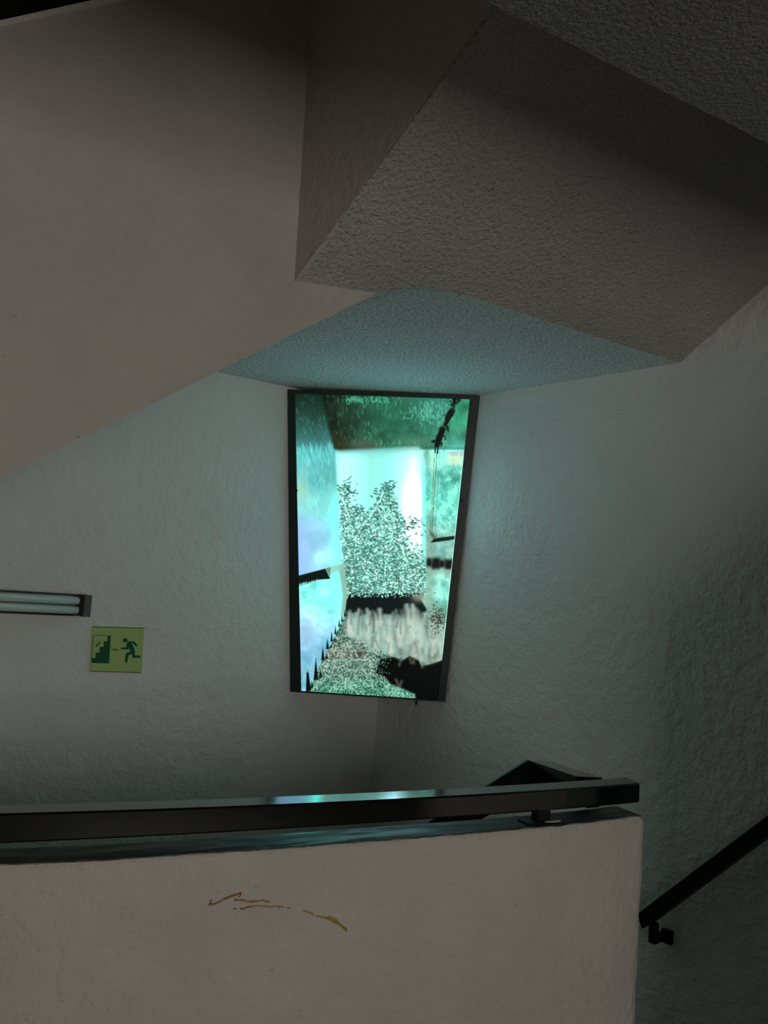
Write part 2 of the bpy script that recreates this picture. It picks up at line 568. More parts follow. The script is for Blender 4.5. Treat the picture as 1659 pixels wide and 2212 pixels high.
def rail_pt(t, n, z): return P0 + PD * (t * PL) + PN * n + Z * z


RW_ = 0.059
TWIST = 0.0036          # the bar is rolled a little, far edge up
bm = bmesh.new()
prev = None
NR = 40
for i in range(NR + 1):
    t = -0.55 + (0.992 + 0.55) * i / NR
    f = nf(t)
    zb = 0.960 + 0.0075 * min(1.0, max(0.0, t / 0.6))
    zt = ZR
    c = 0.004
    pf = [(f, zb + c), (f, zt - c), (f - c, zt), (f - RW_ + c, zt + TWIST), (f - RW_, zt + TWIST - c), (f - RW_, zb + c), (f - RW_ + c, zb), (f - c, zb)]
    cur = [bm.verts.new(rail_pt(t, n, z)) for n, z in pf]
    if prev:
        for j in range(8):
            bm.faces.new((prev[j], cur[j], cur[(j + 1) % 8], prev[(j + 1) % 8]))
    else:
        bm.faces.new(cur)
    prev = cur
bm.faces.new(list(reversed(prev)))
link_bm('rail_bar', bm, M_RAIL, hr)
# support stem and foot plate
bm = bmesh.new()
obox(bm, par(0.803, -0.045, 0.9510), PD, PN, Z, 0.020, 0.014, 0.0185)
bevel(bm, 0.003)
link_bm('support_stem', bm, M_BLACK, hr)
bm = bmesh.new()
obox(bm, par(0.797, -0.046, ZP + 0.0035), PD, PN, Z, 0.046, 0.022, 0.0025)
o = link_bm('foot_plate', bm, M_BLACK, hr)
bm = bmesh.new()
vv = [bm.verts.new(par(0.806 + x / PL, -0.026 + y, ZP + 0.0045)) for x, y in ((-0.006, 0), (0.008, 0.006), (0.03, 0.009), (0.044, 0.004), (0.030, -0.003), (0.01, -0.004))]
r = bmesh.ops.extrude_face_region(bm, geom=[bm.faces.new(vv)])
bmesh.ops.translate(bm, vec=Z * 0.003, verts=[g for g in r['geom'] if isinstance(g, bmesh.types.BMVert)])
o = link_bm('paint_chip', bm, M_CHIP, hr)
o['label'] = 'pale flaked chip'
# second support, out of sight to the left
bm = bmesh.new()
obox(bm, rail_pt(-0.30, nf(-0.30) - 0.03, 0.9470), PD, PN, Z, 0.020, 0.014, 0.0165)
link_bm('support_stem', bm, M_BLACK, hr)

# ------------------------------------------------------------------ handrail that drops down the far side
dr = hr
Q1 = Vector((0.5748, 2.5447, ZR)); Q2 = Vector((0.6472, 2.5449, ZR)); Q3 = Vector((0.472, 2.7368, ZR)); Q4 = Vector((0.5412, 2.7348, ZR))
bm = bmesh.new()
add_prism(bm, [Q1, Q2, Q4, Q3], -Z * 0.075)
bevel(bm, 0.003, 2)
link_bm('return_bar', bm, M_RAIL, dr)
S1 = Vector((0.173, 2.602, 0.857)) - Q3
far = Q3 + S1 * 3.2
bm = bmesh.new()
wv = Vector((-0.004, 0.009, 0))
dv = -Z * 0.090
add_hexa(bm, [Q3, Q3 + wv, Q3 + wv + dv, Q3 + dv, far, far + wv, far + wv + dv, far + dv])
link_bm('sloping_bar', bm, M_BLACK, dr)
bm = bmesh.new()
obox(bm, Vector((0.585, 2.515, 0.975)), PD, PN, Z, 0.02, 0.05, 0.02)
link_bm('joint', bm, M_BLACK, dr)

# ------------------------------------------------------------------ handrail on the right wall
wr = empty('wall_handrail', W(-0.01, 1.548, 0.385), 'matt black square handrail sloping up along the dark right wall', 'handrail')


def rz(v): return 0.487 + (v - 1.50) * 0.9724


bm = bmesh.new()
hv = 0.061
pts = []
for v in (1.488, 2.95):
    pts += [W(-0.088, v, rz(v)), W(-0.038, v, rz(v)), W(-0.038, v + 0.02, rz(v) - hv + 0.02), W(-0.088, v + 0.02, rz(v) - hv + 0.02)]
add_hexa(bm, pts)
bevel(bm, 0.003)
link_bm('rail_bar', bm, M_BLACK, wr)
bm = bmesh.new()
obox(bm, W(-0.072, 1.542, 0.43), E1, E2, Z, 0.011, 0.012, 0.032)
bevel(bm, 0.002)
link_bm('bracket_stem', bm, M_BLACK, wr)
bm = bmesh.new()
obox(bm, W(-0.036, 1.545, 0.41), E1, E2, Z, 0.036, 0.010, 0.012)
link_bm('bracket_arm', bm, M_BLACK, wr)
bm = bmesh.new()
obox(bm, W(-0.008, 1.553, 0.408), E1, E2, Z, 0.008, 0.018, 0.021)
bevel(bm, 0.003)
link_bm('wall_plate', bm, M_BLACK, wr)
bm = bmesh.new()
obox(bm, W(-0.036, 2.75, 1.63), E1, E2, Z, 0.036, 0.012, 0.012)
link_bm('bracket_arm', bm, M_BLACK, wr)

# ------------------------------------------------------------------ handrail on the upper balustrade
ur = empty('upper_handrail', LMP(0.0, lmz_top(0) + 0.015), 'black handrail on the pale coping in the top left corner', 'handrail')
bm = bmesh.new()
p8 = []
for s in (S_L, sB):
    zt = lmz_top(s) + 0.026
    p8 += [LMP(s, zt, 0.0), LMP(s, zt + 0.085, 0.0), LMP(s, zt + 0.085, -0.07), LMP(s, zt, -0.07)]
add_hexa(bm, p8)
bevel(bm, 0.004)
link_bm('rail_bar', bm, M_BLACK, ur)
bm = bmesh.new()
p8 = []
for s in (S_L, sB):
    zt = lmz_top(s) + 0.0146
    p8 += [LMP(s, zt, -0.012), LMP(s, zt + 0.0120, -0.012), LMP(s, zt + 0.0120, -0.06), LMP(s, zt, -0.06)]
add_hexa(bm, p8)
link_bm('base_strip', bm, M_BLACK, ur)

# ------------------------------------------------------------------ exit sign
SG_TL, SG_TR = (-1.405, 1.3022), (-1.197, 1.2978)
SG_BL, SG_BR = (-1.401, 1.1374), (-1.195, 1.1265)
sg = empty('exit_sign', W(-1.30, 0.002, 1.13), 'pale yellow escape sign with green stairs and running figure', 'sign')


def sgp(x, y, out):
    """x, y in the sheet's own 0..1 frame, y down."""
    u = (SG_TL[0] * (1 - x) + SG_TR[0] * x) * (1 - y) + (SG_BL[0] * (1 - x) + SG_BR[0] * x) * y
    z = (SG_TL[1] * (1 - x) + SG_TR[1] * x) * (1 - y) + (SG_BL[1] * (1 - x) + SG_BR[1] * x) * y
    return W(u, out, z)


def sgc(x, y):
    """drawing units of the pictogram -> sheet frame."""
    yy = (y - (510 + (x - 828) * 0.0388)) / 400.0
    xl = 828 - 23 * yy
    return ((x - xl) / 460.0, yy)


bm = bmesh.new()
add_prism(bm, [sgp(0, 0, 0.001), sgp(1, 0, 0.001), sgp(1, 1, 0.001), sgp(0, 1, 0.001)], E2 * 0.003)
link_bm('sheet', bm, M_SIGN, sg)


def flat_poly(bm, pts, out=0.0040, th=0.0006):
    add_prism(bm, [sgp(*sgc(x, y), out) for x, y in pts], E2 * th)


def flat_line(bm, pts, w, out=0.0040, caps=False):
    for (x0, y0), (x1, y1) in zip(pts, pts[1:]):
        dx, dy = x1 - x0, y1 - y0
        l = math.hypot(dx, dy)
        ox, oy = -dy / l * w / 2, dx / l * w / 2
        flat_poly(bm, [(x0 - ox, y0 - oy), (x1 - ox, y1 - oy), (x1 + ox, y1 + oy), (x0 + ox, y0 + oy)], out)
    if caps:
        for (x, y) in pts[1:-1]:
            flat_poly(bm, [(x + math.cos(k * math.pi / 5) * w / 2, y + math.sin(k * math.pi / 5) * w / 2) for k in range(10)], out)


bm = bmesh.new()
flat_poly(bm, [(822, 835), (822, 790), (855, 790), (858, 742), (890, 742), (892, 692), (925, 692), (927, 645), (958, 645), (960, 594), (988, 594), (972, 840)])
link_bm('stairs_pictogram', bm, M_GREEN, sg)
bm = bmesh.new()
flat_line(bm, [(960, 593), (838, 588), (822, 835)], 5)
link_bm('stairs_outline', bm, M_SIGNEDGE, sg)
bm = bmesh.new()
flat_line(bm, [(858, 690), (898, 648)], 11)
link_bm('slope_dash', bm, M_GREEN, sg)
bm = bmesh.new()
flat_line(bm, [(1000, 717), (1055, 721)], 10)
link_bm('direction_dash', bm, M_GREEN, sg)
bm = bmesh.new()
flat_poly(bm, [(1115 + 21 * math.cos(k * math.pi / 9), 637 + 21 * math.sin(k * math.pi / 9)) for k in range(18)])
flat_poly(bm, [(1138, 648), (1168, 646), (1186, 690), (1203, 728), (1200, 765), (1172, 762), (1150, 712), (1130, 706), (1122, 690)], 0.00402)
flat_line(bm, [(1150, 653), (1194, 657), (1218, 692)], 16, 0.00404, True)
flat_line(bm, [(1134, 672), (1132, 710), (1078, 708)], 17, 0.00406, True)
flat_line(bm, [(1180, 742), (1132, 764), (1122, 833)], 24, 0.00408, True)
flat_line(bm, [(1188, 745), (1190, 783), (1252, 784)], 21, 0.0041, True)
link_bm('running_figure', bm, M_GREEN, sg)
bm = bmesh.new()
flat_line(bm, [(828, 513), (1290, 531)], 7)
link_bm('edge_line', bm, M_SIGNEDGE, sg)
bm = bmesh.new()
flat_line(bm, [(806, 907), (1257, 926)], 7)
link_bm('edge_line', bm, M_SIGNEDGE, sg)

# ------------------------------------------------------------------ fluorescent lamp (switched off)
la = empty('fluorescent_lamp', W(-1.95, 0.0, 1.36), 'unlit twin tube fluorescent lamp on the left wall above the exit sign', 'lamp')
lt = math.radians(-1.6)
LU = (E1 * math.cos(lt) + Z * math.sin(lt)).normalized()
LZ = (Z * math.cos(lt) - E1 * math.sin(lt)).normalized()
LO = W(-1.445, 0.0, 1.380)               # right end, middle height, on the wall
bm = bmesh.new()
obox(bm, LO + LU * (-0.60) + E2 * 0.016, LU, E2, LZ, 0.59, 0.016, 0.026)
link_bm('tray', bm, M_TRAY, la)
for k in (-1, 1):
    bm = bmesh.new()
    obox(bm, LO + LU * (-0.62) + E2 * 0.034 + LZ * (k * 0.0365), LU, E2, LZ, 0.57, 0.020, 0.0022)
    link_bm('side_flange', bm, M_SCREW, la)
for k in (-1, 1):
    bm = bmesh.new()
    add_cyl(bm, LO + LU * (-0.040) + E2 * 0.054 + LZ * (k * 0.0165), LO + LU * (-1.17) + E2 * 0.054 + LZ * (k * 0.0165), 0.0155, 20)
    link_bm('tube', bm, M_TUBE, la, smooth=True)
for s in (-0.010, -1.19):
    bm = bmesh.new()
    obox(bm, LO + LU * s + E2 * 0.036, LU, E2, LZ, 0.013, 0.036, 0.039)
    bevel(bm, 0.006, 3)
    o = link_bm('end_cap', bm, M_CAPGREY, la)
    bm = bmesh.new()
    ss = s + (-0.022 if s > -0.5 else 0.022)
    obox(bm, LO + LU * ss + E2 * 0.034, LU, E2, LZ, 0.010, 0.030, 0.037)
    link_bm('socket', bm, M_SCREW, la)

# ------------------------------------------------------------------ light box across the corner
BL_ = W(-0.492, 0.0, 1.0268); TL_ = W(-0.603, 0.0, 2.330)
BR_ = W(0.0, 0.448, 1.0222); TR_ = W(0.0, 0.572, 2.3394)
bn = (BR_ - BL_).cross(TL_ - BL_).normalized()
if bn.y > 0: bn = -bn
TR_ = TR_ - bn * (TR_ - BL_).dot(bn)
lb = empty('light_box', (BL_ + BR_) / 2, 'tall backlit picture box hung across the corner under the ceiling', 'light box')


def bp(x, y, out=0.0):
    """x,y 0..1 over the whole face (y down)."""
    p = TL_.lerp(TR_, x).lerp(BL_.lerp(BR_, x), y)
    return p + bn * out


# opening corners, as fractions of the face
O_TL, O_TR = (0.036, 0.012), (0.949, 0.012)
O_BL, O_BR = (0.068, 0.9955), (0.953, 0.9955)


def op(s, t, out=0.0):
    x = (O_TL[0] * (1 - s) + O_TR[0] * s) * (1 - t) + (O_BL[0] * (1 - s) + O_BR[0] * s) * t
    y = (O_TL[1] * (1 - s) + O_TR[1] * s) * (1 - t) + (O_BL[1] * (1 - s) + O_BR[1] * s) * t
    return bp(x, y, out)


# housing behind the frame
bm = bmesh.new()
cx = (BL_ + BR_ + TL_ + TR_) / 4
fr = [bp(0.004, 0.002, -0.004), bp(0.996, 0.002, -0.004), bp(0.996, 0.998, -0.004), bp(0.004, 0.998, -0.004)]
bk = [bp(0.10, 0.01, -0.07), bp(0.90, 0.01, -0.07), bp(0.88, 0.99, -0.07), bp(0.12, 0.99, -0.07)]
add_hexa(bm, fr + bk)
link_bm('housing', bm, M_FRAME, lb)
# frame bars
def bar(name, q, depth=0.016, scr=()):
    bm = bmesh.new()
    add_prism(bm, [p + bn * depth for p in q], -bn * (depth + 0.003))
    bevel(bm, 0.0015, 1)
    o = link_bm(name, bm, M_FRAME, lb)
    for s in scr:
        bm = bmesh.new()
        add_cyl(bm, s + bn * depth * 0.98, s + bn * (depth + 0.0025), 0.0075, 14)
        link_bm('screw', bm, M_SCREW, o)
    return o


bar('frame_side', [bp(0, 0), op(0, 0), op(0, 1), bp(0, 1)], scr=(bp(0.030, 0.036), bp(0.040, 0.335)))
bar('frame_side', [op(1, 0), bp(1, 0), bp(1, 1), op(1, 1)], scr=(bp(0.957, 0.030), bp(0.965, 0.345)))
bar('frame_rail', [bp(0, 0), bp(1, 0), op(1, 0), op(0, 0)], 0.014)
bar('frame_rail', [op(0, 1), op(1, 1), bp(1, 1), bp(0, 1)], 0.014)
bm = bmesh.new()
add_cyl(bm, bp(0.815, 1.0, 0.004), bp(0.817, 1.017, 0.004), 0.0045, 8)
link_bm('cable_stub', bm, M_SCREW, lb)


# ---- the backlit print: printed colours, highlights later boosted to light the walls
def vnoise(x, y, seed):
    xi = np.floor(x).astype(np.int64); yi = np.floor(y).astype(np.int64)
    xf = x - xi; yf = y - yi
    xf = xf * xf * (3 - 2 * xf); yf = yf * yf * (3 - 2 * yf)

    def h(a, b):
        n = (a * 374761393 + b * 668265263 + seed * 1442695041) & 0xFFFFFFFF
        n = ((n ^ (n >> 13)) * 1274126177) & 0xFFFFFFFF
        return ((n ^ (n >> 16)) & 0xFFFF) / 65535.0
    return (h(xi, yi) * (1 - xf) + h(xi + 1, yi) * xf) * (1 - yf) + (h(xi, yi + 1) * (1 - xf) + h(xi + 1, yi + 1) * xf) * yf


def fbm(x, y, seed, o=4):
    s = 0; a = 0.5; t = 0
    for k in range(o):
        s = s + a * vnoise(x * 2 ** k, y * 2 ** k, seed + k)
        t += a; a *= 0.5
    return s / t


NX, NY = 400, 690
sv, tv = np.meshgrid(np.linspace(0, 1, NX), np.linspace(0, 1, NY))
# design coordinates of the film (a drawing sheet with the film's corners at these spots)
X = (638 * (1 - sv) + 1016 * sv) * (1 - tv) + (653 * (1 - sv) + 945 * sv) * tv
Y = (851 * (1 - sv) + 863 * sv) * (1 - tv) + (1491 * (1 - sv) + 1512 * sv) * tv
img = np.zeros((NY, NX, 3))


def sm(a, b, v):
    t = np.clip((v - a) / (b - a + 1e-9), 0, 1)
    return t * t * (3 - 2 * t)


def mixc(mask, col):
    global img
    m = np.clip(mask, 0, 1)[..., None]
    img = img * (1 - m) + np.asarray(col, float) * m


def ramp(v, stops):
    xs = [s[0] for s in stops]
    return np.stack([np.interp(v, xs, [s[1][k] for s in stops]) for k in range(3)], -1)


def inpoly(pts, soft=1.5):
    """signed soft mask of a polygon."""
    inside = np.zeros(X.shape, bool)
    dist = np.full(X.shape, 1e9)
    n = len(pts)
    for i in range(n):
        x0, y0 = pts[i]; x1, y1 = pts[(i + 1) % n]
        c = ((y0 > Y) != (y1 > Y)) & (X < (x1 - x0) * (Y - y0) / ((y1 - y0) or 1e-9) + x0)
        inside ^= c
        dx, dy = x1 - x0, y1 - y0
        t = np.clip(((X - x0) * dx + (Y - y0) * dy) / (dx * dx + dy * dy + 1e-9), 0, 1)
        dist = np.minimum(dist, np.hypot(X - x0 - t * dx, Y - y0 - t * dy))
    sd = np.where(inside, dist, -dist)
    return np.clip(sd / (2 * soft) + 0.5, 0, 1)


def seg(x0, y0, x1, y1, w, soft=1.0):
    dx, dy = x1 - x0, y1 - y0
    t = np.clip(((X - x0) * dx + (Y - y0) * dy) / (dx * dx + dy * dy + 1e-9), 0, 1)
    d = np.hypot(X - x0 - t * dx, Y - y0 - t * dy)
    return np.clip((w / 2 - d) / (2 * soft) + 0.5, 0, 1)


def window(cx_, cy_, r):
    """grid slice around a spot, to keep small strokes cheap."""
    t = (cy_ - 857) / 645.0
    lo, hi = 645 * 1.0, 0
    j0 = int(np.clip((t - (r + 14) / 645.0) * NY, 0, NY - 1)); j1 = int(np.clip((t + (r + 14) / 645.0) * NY, 1, NY))
    xl = 638 + 15 * t; xr = 1016 - 71 * t
    s = (cx_ - xl) / (xr - xl)
    i0 = int(np.clip((s - r / (xr - xl)) * NX - 2, 0, NX - 1)); i1 = int(np.clip((s + r / (xr - xl)) * NX + 3, 1, NX))
    return slice(j0, j1), slice(i0, i1)


def stroke(x0, y0, ang, length, width, col, alpha=1.0, soft=0.8, leaf=True):
    dx, dy = math.cos(ang) * length, math.sin(ang) * length
    js, is_ = window(x0 + dx / 2, y0 + dy / 2, length / 2 + width + 2)
    xx, yy = X[js, is_], Y[js, is_]
    if xx.size == 0: return
    t = np.clip(((xx - x0) * dx + (yy - y0) * dy) / (length * length), 0, 1)
    d = np.hypot(xx - x0 - t * dx, yy - y0 - t * dy)
    w = width / 2 * (np.sin(np.clip(t, 0.06, 0.94) * math.pi) ** 0.6 if leaf else 1.0)
    m = (np.clip((w - d) / (2 * soft) + 0.5, 0, 1) * alpha)[..., None]
    img[js, is_] = img[js, is_] * (1 - m) + np.asarray(col, float) * m


rnd = random.Random(11)
n1 = fbm(X / 40, Y / 40, 3); n2 = fbm(X / 14, Y / 22, 9); n3 = fbm(X / 5, Y / 5, 21, 3)
# left printed wall: dark green at the top to pale cyan-blue below
base = ramp(Y, [(850, (18, 36, 28)), (900, (34, 66, 56)), (945, (56, 108, 104)), (985, (86, 164, 168)), (1020, (98, 190, 195)), (1060, (110, 205, 205)),
                (1110, (135, 222, 222)), (1160, (150, 212, 232)), (1240, (150, 214, 236)), (1500, (140, 200, 220))])
img[:] = base
k = (n1 - 0.5)[..., None]
img += k * np.array([60, 55, 50]) * np.clip((Y - 880) / 150, 0, 1)[..., None]
# lilac cast near the edge, aqua towards the doorway
mixc(sm(700, 640, X) * sm(1080, 1150, Y) * 0.55, (160, 180, 228))
mixc(sm(690, 735, X) * sm(1010, 1080, Y) * 0.75, (135, 248, 232))
mixc(np.exp(-((X - 650) / 18) ** 2 - ((Y - 1060) / 30) ** 2) * 0.7, (165, 215, 180))
mixc(np.exp(-((X - 690) / 15) ** 2 - ((Y - 1205) / 18) ** 2) * 0.8, (190, 250, 235))
mixc(np.exp(-((X - 712) / 12) ** 2 - ((Y - 1200) / 16) ** 2) * 0.7, (185, 250, 240))
mixc(np.exp(-((X - 712) / 20) ** 2 - ((Y - 1035) / 26) ** 2) * 0.55, (80, 165, 150))
# ceiling of the printed hall
mc = inpoly([(692, 840), (722, 968), (740, 978), (905, 975), (950, 968), (1000, 840)], 4)
ceilc = ramp(X, [(690, (12, 22, 14)), (715, (16, 28, 18)), (745, (30, 52, 38)), (780, (34, 70, 53)), (830, (34, 90, 68)), (900, (42, 106, 83)), (980, (52, 132, 105))])
ceilc = ceilc + (n2 - 0.5)[..., None] * np.array([30, 46, 40])
mixc(mc, np.clip(ceilc, 0, 255))
mixc(mc * np.exp(-((X - 735) / 16) ** 2 - ((Y - 955) / 22) ** 2) * 0.8, (44, 40, 22))
mixc(mc * np.exp(-((X - 790) / 40) ** 2 - ((Y - 962) / 12) ** 2) * 0.7, (88, 96, 78))
mixc(mc * np.exp(-((X - 900) / 40) ** 2 - ((Y - 955) / 14) ** 2) * 0.6, (92, 140, 115))
# grassy strokes, upper part
for i in range(900):
    x = rnd.uniform(640, 1012); y = rnd.uniform(856, 968)
    dens = fbm(np.array([x / 30]), np.array([y / 18]), 77)[0]
    if dens < 0.47: continue
    if x < 700 and y < 905 and rnd.random() < 0.6: continue
    c = rnd.choice(((58, 160, 122), (48, 140, 104), (86, 180, 150), (40, 120, 90)))
    a = rnd.uniform(0.25, 0.8) * (0.55 if x < 780 else 1.0)
    stroke(x, y, -math.pi / 2 + rnd.gauss(0, 0.45), rnd.uniform(5, 13), rnd.uniform(1.3, 2.6), c, a)
for i in range(130):
    x = rnd.uniform(748, 840); y = rnd.uniform(856, 868)
    stroke(x, y, math.pi / 2 + rnd.gauss(0, 0.6), rnd.uniform(4, 10), 2, (72, 178, 140), rnd.uniform(0.3, 0.8))
for i in range(200):
    x = rnd.gauss(935, 26); y = rnd.gauss(895, 16)
    stroke(x, y, -math.pi / 2 + rnd.gauss(0, 0.5), rnd.uniform(5, 12), 2.4, (95, 188, 165), rnd.uniform(0.3, 0.8))
# stringy grass on the left printed wall
for i in range(260):
    x = rnd.uniform(644, 722); y = rnd.uniform(975, 1010)
    c = rnd.choice(((96, 205, 200), (120, 225, 215), (80, 180, 180)))
    stroke(x, y, -math.pi / 2 - 0.25 + rnd.gauss(0, 0.25), rnd.uniform(10, 26), rnd.uniform(1.5, 3), c, rnd.uniform(0.25, 0.7))
for i in range(120):
    x = rnd.uniform(644, 725); y = rnd.uniform(1005, 1130)
    stroke(x, y, -math.pi / 2 + rnd.gauss(0, 0.3), rnd.uniform(8, 22), rnd.uniform(2, 4), rnd.choice(((160, 240, 230), (120, 215, 215), (170, 225, 200))), rnd.uniform(0.1, 0.4), 1.5)
# right printed wall
mr = inpoly([(992, 840), (1030, 840), (1030, 968), (945, 968), (948, 940)], 4)
gr = ramp(Y, [(850, (46, 128, 96)), (900, (48, 140, 108)), (940, (58, 140, 112)), (970, (80, 170, 150))]) + (n2 - 0.5)[..., None] * np.array([50, 110, 90])
mixc(mr, np.clip(gr, 0, 255))
mr2 = inpoly([(912, 972), (1030, 972), (1030, 1420), (985, 1350), (912, 1330)], 2)
gr = ramp(Y, [(970, (150, 240, 222)), (1000, (150, 238, 218)), (1030, (108, 205, 185)), (1080, (112, 222, 202)), (1130, (120, 215, 198)), (1160, (130, 195, 180)),
              (1200, (125, 185, 172)), (1222, (105, 140, 124)), (1245, (145, 222, 204)), (1290, (140, 226, 208)), (1330, (112, 158, 138)), (1420, (60, 80, 65))])
gr = gr + (fbm(X / 12, Y / 14, 41) - 0.5)[..., None] * np.array([120, 100, 95])
mixc(mr2, np.clip(gr, 0, 255))
mixc(mr2 * np.exp(-((X - 975) / 30) ** 2 - ((Y - 1035) / 16) ** 2) * sm(0.35, 0.65, n2) * 0.9, (52, 150, 130))
mixc(inpoly([(962, 977), (1010, 974), (1008, 986), (975, 986)], 1.5) * 0.9, (150, 195, 215))
for i in range(160):
    x = rnd.uniform(925, 1004); y = rnd.uniform(990, 1010)
    c = (215, 226, 190) if x > 968 else (160, 250, 228)
    stroke(x, y, -math.pi / 2 + rnd.gauss(0, 0.2), rnd.uniform(8, 22), rnd.uniform(1.5, 3.5), c, rnd.uniform(0.3, 0.8))
for i in range(140):
    x = rnd.uniform(925, 995); y = rnd.uniform(1010, 1140)
    stroke(x, y, rnd.uniform(0, math.pi), rnd.uniform(3, 9), rnd.uniform(1, 2.5), rnd.choice(((45, 130, 112), (70, 160, 140), (170, 250, 230))), rnd.uniform(0.2, 0.7))
# brownish reveal beside the doorway
mixc(np.exp(-((X - 922) / 9) ** 2) * sm(960, 980, Y) * sm(1040, 1000, Y) * 0.5, (90, 130, 115))
mixc(sm(912, 922, X) * sm(950, 930, X) * sm(1060, 1180, Y) * sm(1360, 1300, Y) * 0.42, (130, 144, 122))
# black drooping pipe and its cables
for (x0, y0, x1, y1, w) in ((988, 858, 983, 864, 9), (978, 888, 969, 902, 13), (968, 905, 962, 918, 6), (957, 928, 949, 952, 12), (949, 946, 946, 962, 10)):
    mixc(seg(x0, y0, x1, y1, w, 1.6), (2, 5, 3))
mixc(seg(988, 866, 958, 925, 9, 3) * 0.6, (40, 62, 46))
for i in range(150):
    f = rnd.random()
    if 0.16 < f < 0.30 or 0.52 < f < 0.60: continue
    px_, py_ = 990 + (945 - 990) * f, 856 + (960 - 856) * f
    stroke(px_ + rnd.gauss(0, 4), py_ + rnd.gauss(0, 4), 2.0 + rnd.gauss(0, 0.7), rnd.uniform(3, 10), rnd.uniform(2, 5), (2, 6, 4), rnd.uniform(0.3, 0.9), 1.0)
mixc(seg(942, 960, 941, 978, 2.6, 0.8), (8, 18, 14)); mixc(seg(948, 960, 946, 980, 2.8, 0.8), (8, 18, 14))
for (x0, x1, a) in ((940, 930, 0.7), (945, 933, 0.75), (951, 940, 0.35)):
    for q_ in range(26):
        ya = 978 + q_ * 7; f0 = q_ / 26; f1 = (q_ + 0.9) / 26
        mixc(seg(x0 + (x1 - x0) * f0, ya, x0 + (x1 - x0) * f1, ya + 6, 1.9, 0.9) * a * rnd.uniform(0.3, 1.0), (52, 78, 62))
mixc(seg(936, 978, 932, 1160, 2.0, 0.8) * 0.5, (190, 205, 175))
# small shelf bar and hanging dark tufts
mixc(inpoly([(931, 1173), (938, 1164), (984, 1158), (983, 1166), (955, 1170)], 1.0), (10, 22, 18))
for i in range(14):
    stroke(940 + rnd.uniform(-6, 4), 1165 + rnd.uniform(-4, 2), -math.pi / 2 + rnd.uniform(-0.7, 0.3), rnd.uniform(10, 26), 1.6, (70, 92, 76), 0.6)
mixc(np.exp(-((Y - 1218) / 8) ** 2) * sm(918, 930, X) * 0.55, (62, 72, 55))
for (x, y, w, h) in ((927, 1215, 7, 14), (942, 1218, 13, 20), (955, 1219, 6, 11), (971, 1220, 14, 18)):
    mixc(np.exp(-(np.abs((X - x) / (w * 0.75)) ** 4) - np.abs((Y - y) / (h * 0.62)) ** 4) * (0.75 + 0.5 * n3), (3, 10, 7))
mixc(inpoly([(962, 1234), (974, 1230), (973, 1250), (960, 1250)], 1) * 0.6, (140, 165, 155))
# doorway full of light
door = inpoly([(724, 974), (745, 972), (800, 970), (860, 965), (905, 964), (914, 975), (916, 1288), (750, 1290), (741, 1200), (735, 1110)], 3.5)
door = door * sm(958, 984 - 0.0 * X, Y + (X - 820) * 0.045)
dc = ramp(X, [(722, (140, 248, 232)), (735, (190, 252, 244)), (760, (184, 246, 242)), (800, (150, 228, 224)), (840, (150, 232, 228)), (875, (190, 252, 248)), (895, (235, 258, 256)), (920, (165, 256, 246))])
mixc(door, dc)
mixc(door * np.exp(-((X - 893) / 22) ** 2) * sm(1000, 1080, Y) * 1.0, (292, 292, 292))
mixc(door * sm(1000, 968, Y) * 0.55, (120, 215, 204))
mixc(np.exp(-((X - 917) / 4.5) ** 2) * sm(980, 1010, Y) * sm(1250, 1200, Y) * 0.85, (140, 255, 242))
# shrub in the doorway
topx = [728, 735, 745, 758, 770, 790, 808, 822, 838, 850, 858, 866, 876, 890, 905, 915]
topy = [1052, 1046, 1052, 1085, 1098, 1106, 1090, 1056, 1042, 1062, 1086, 1110, 1140, 1122, 1122, 1140]
depth = Y - np.interp(X, topx, topy)
lf = np.interp(X, [735 + 0, 740, 752], [735, 740, 752])
left_edge = np.interp(Y, [1040, 1110, 1200, 1290], [731, 735, 741, 751])
bushm = sm(0, 40, depth) * sm(-1, 4, X - left_edge) * sm(1296, 1284, Y) * sm(919, 913, X)
right_open = sm(862, 900, X) * sm(1200, 1120, Y)
right_open = np.maximum(right_open, 0.75 * sm(868, 905, X) * sm(1245, 1160, Y))
under = bushm * (0.30 + 0.55 * sm(1130, 1230, Y)) * (1 - 0.95 * right_open)
mixc(under, (92, 150, 138))
mixc(bushm * sm(1190, 1260, Y) * sm(0.42, 0.62, fbm(X / 26, Y / 26, 5)) * 0.75 * (1 - right_open), (70, 100, 92))
DK = ((58, 116, 102), (44, 100, 86), (84, 146, 130), (72, 116, 106))
LT = ((160, 242, 222), (192, 247, 236), (140, 228, 208), (232, 250, 245))
for i in range(8200):
    x = rnd.uniform(729, 917); y = rnd.uniform(1040, 1290)
    d = y - np.interp(x, topx, topy)
    le = np.interp(y, [1040, 1110, 1200, 1290], [730, 735, 741, 751])
    if x < le: continue
    if d < 0: continue
    ro = max(0.0, min(1.0, (x - 858) / 30)) * max(0.0, min(1.0, (1235 - y) / 70))
    if rnd.random() < ro * 0.88: continue
    edge_ = d < 28
    if edge_ and rnd.random() < 0.45: continue
    dark = rnd.random() < (0.80 if edge_ else 0.55)
    c = rnd.choice(DK if dark else LT)
    stroke(x, y, rnd.choice((rnd.uniform(-0.9, 0.9), rnd.uniform(0, math.pi))), rnd.uniform(4.2, 8.5), rnd.uniform(1.5, 2.6), c, rnd.uniform(0.7, 1.0), 0.5)
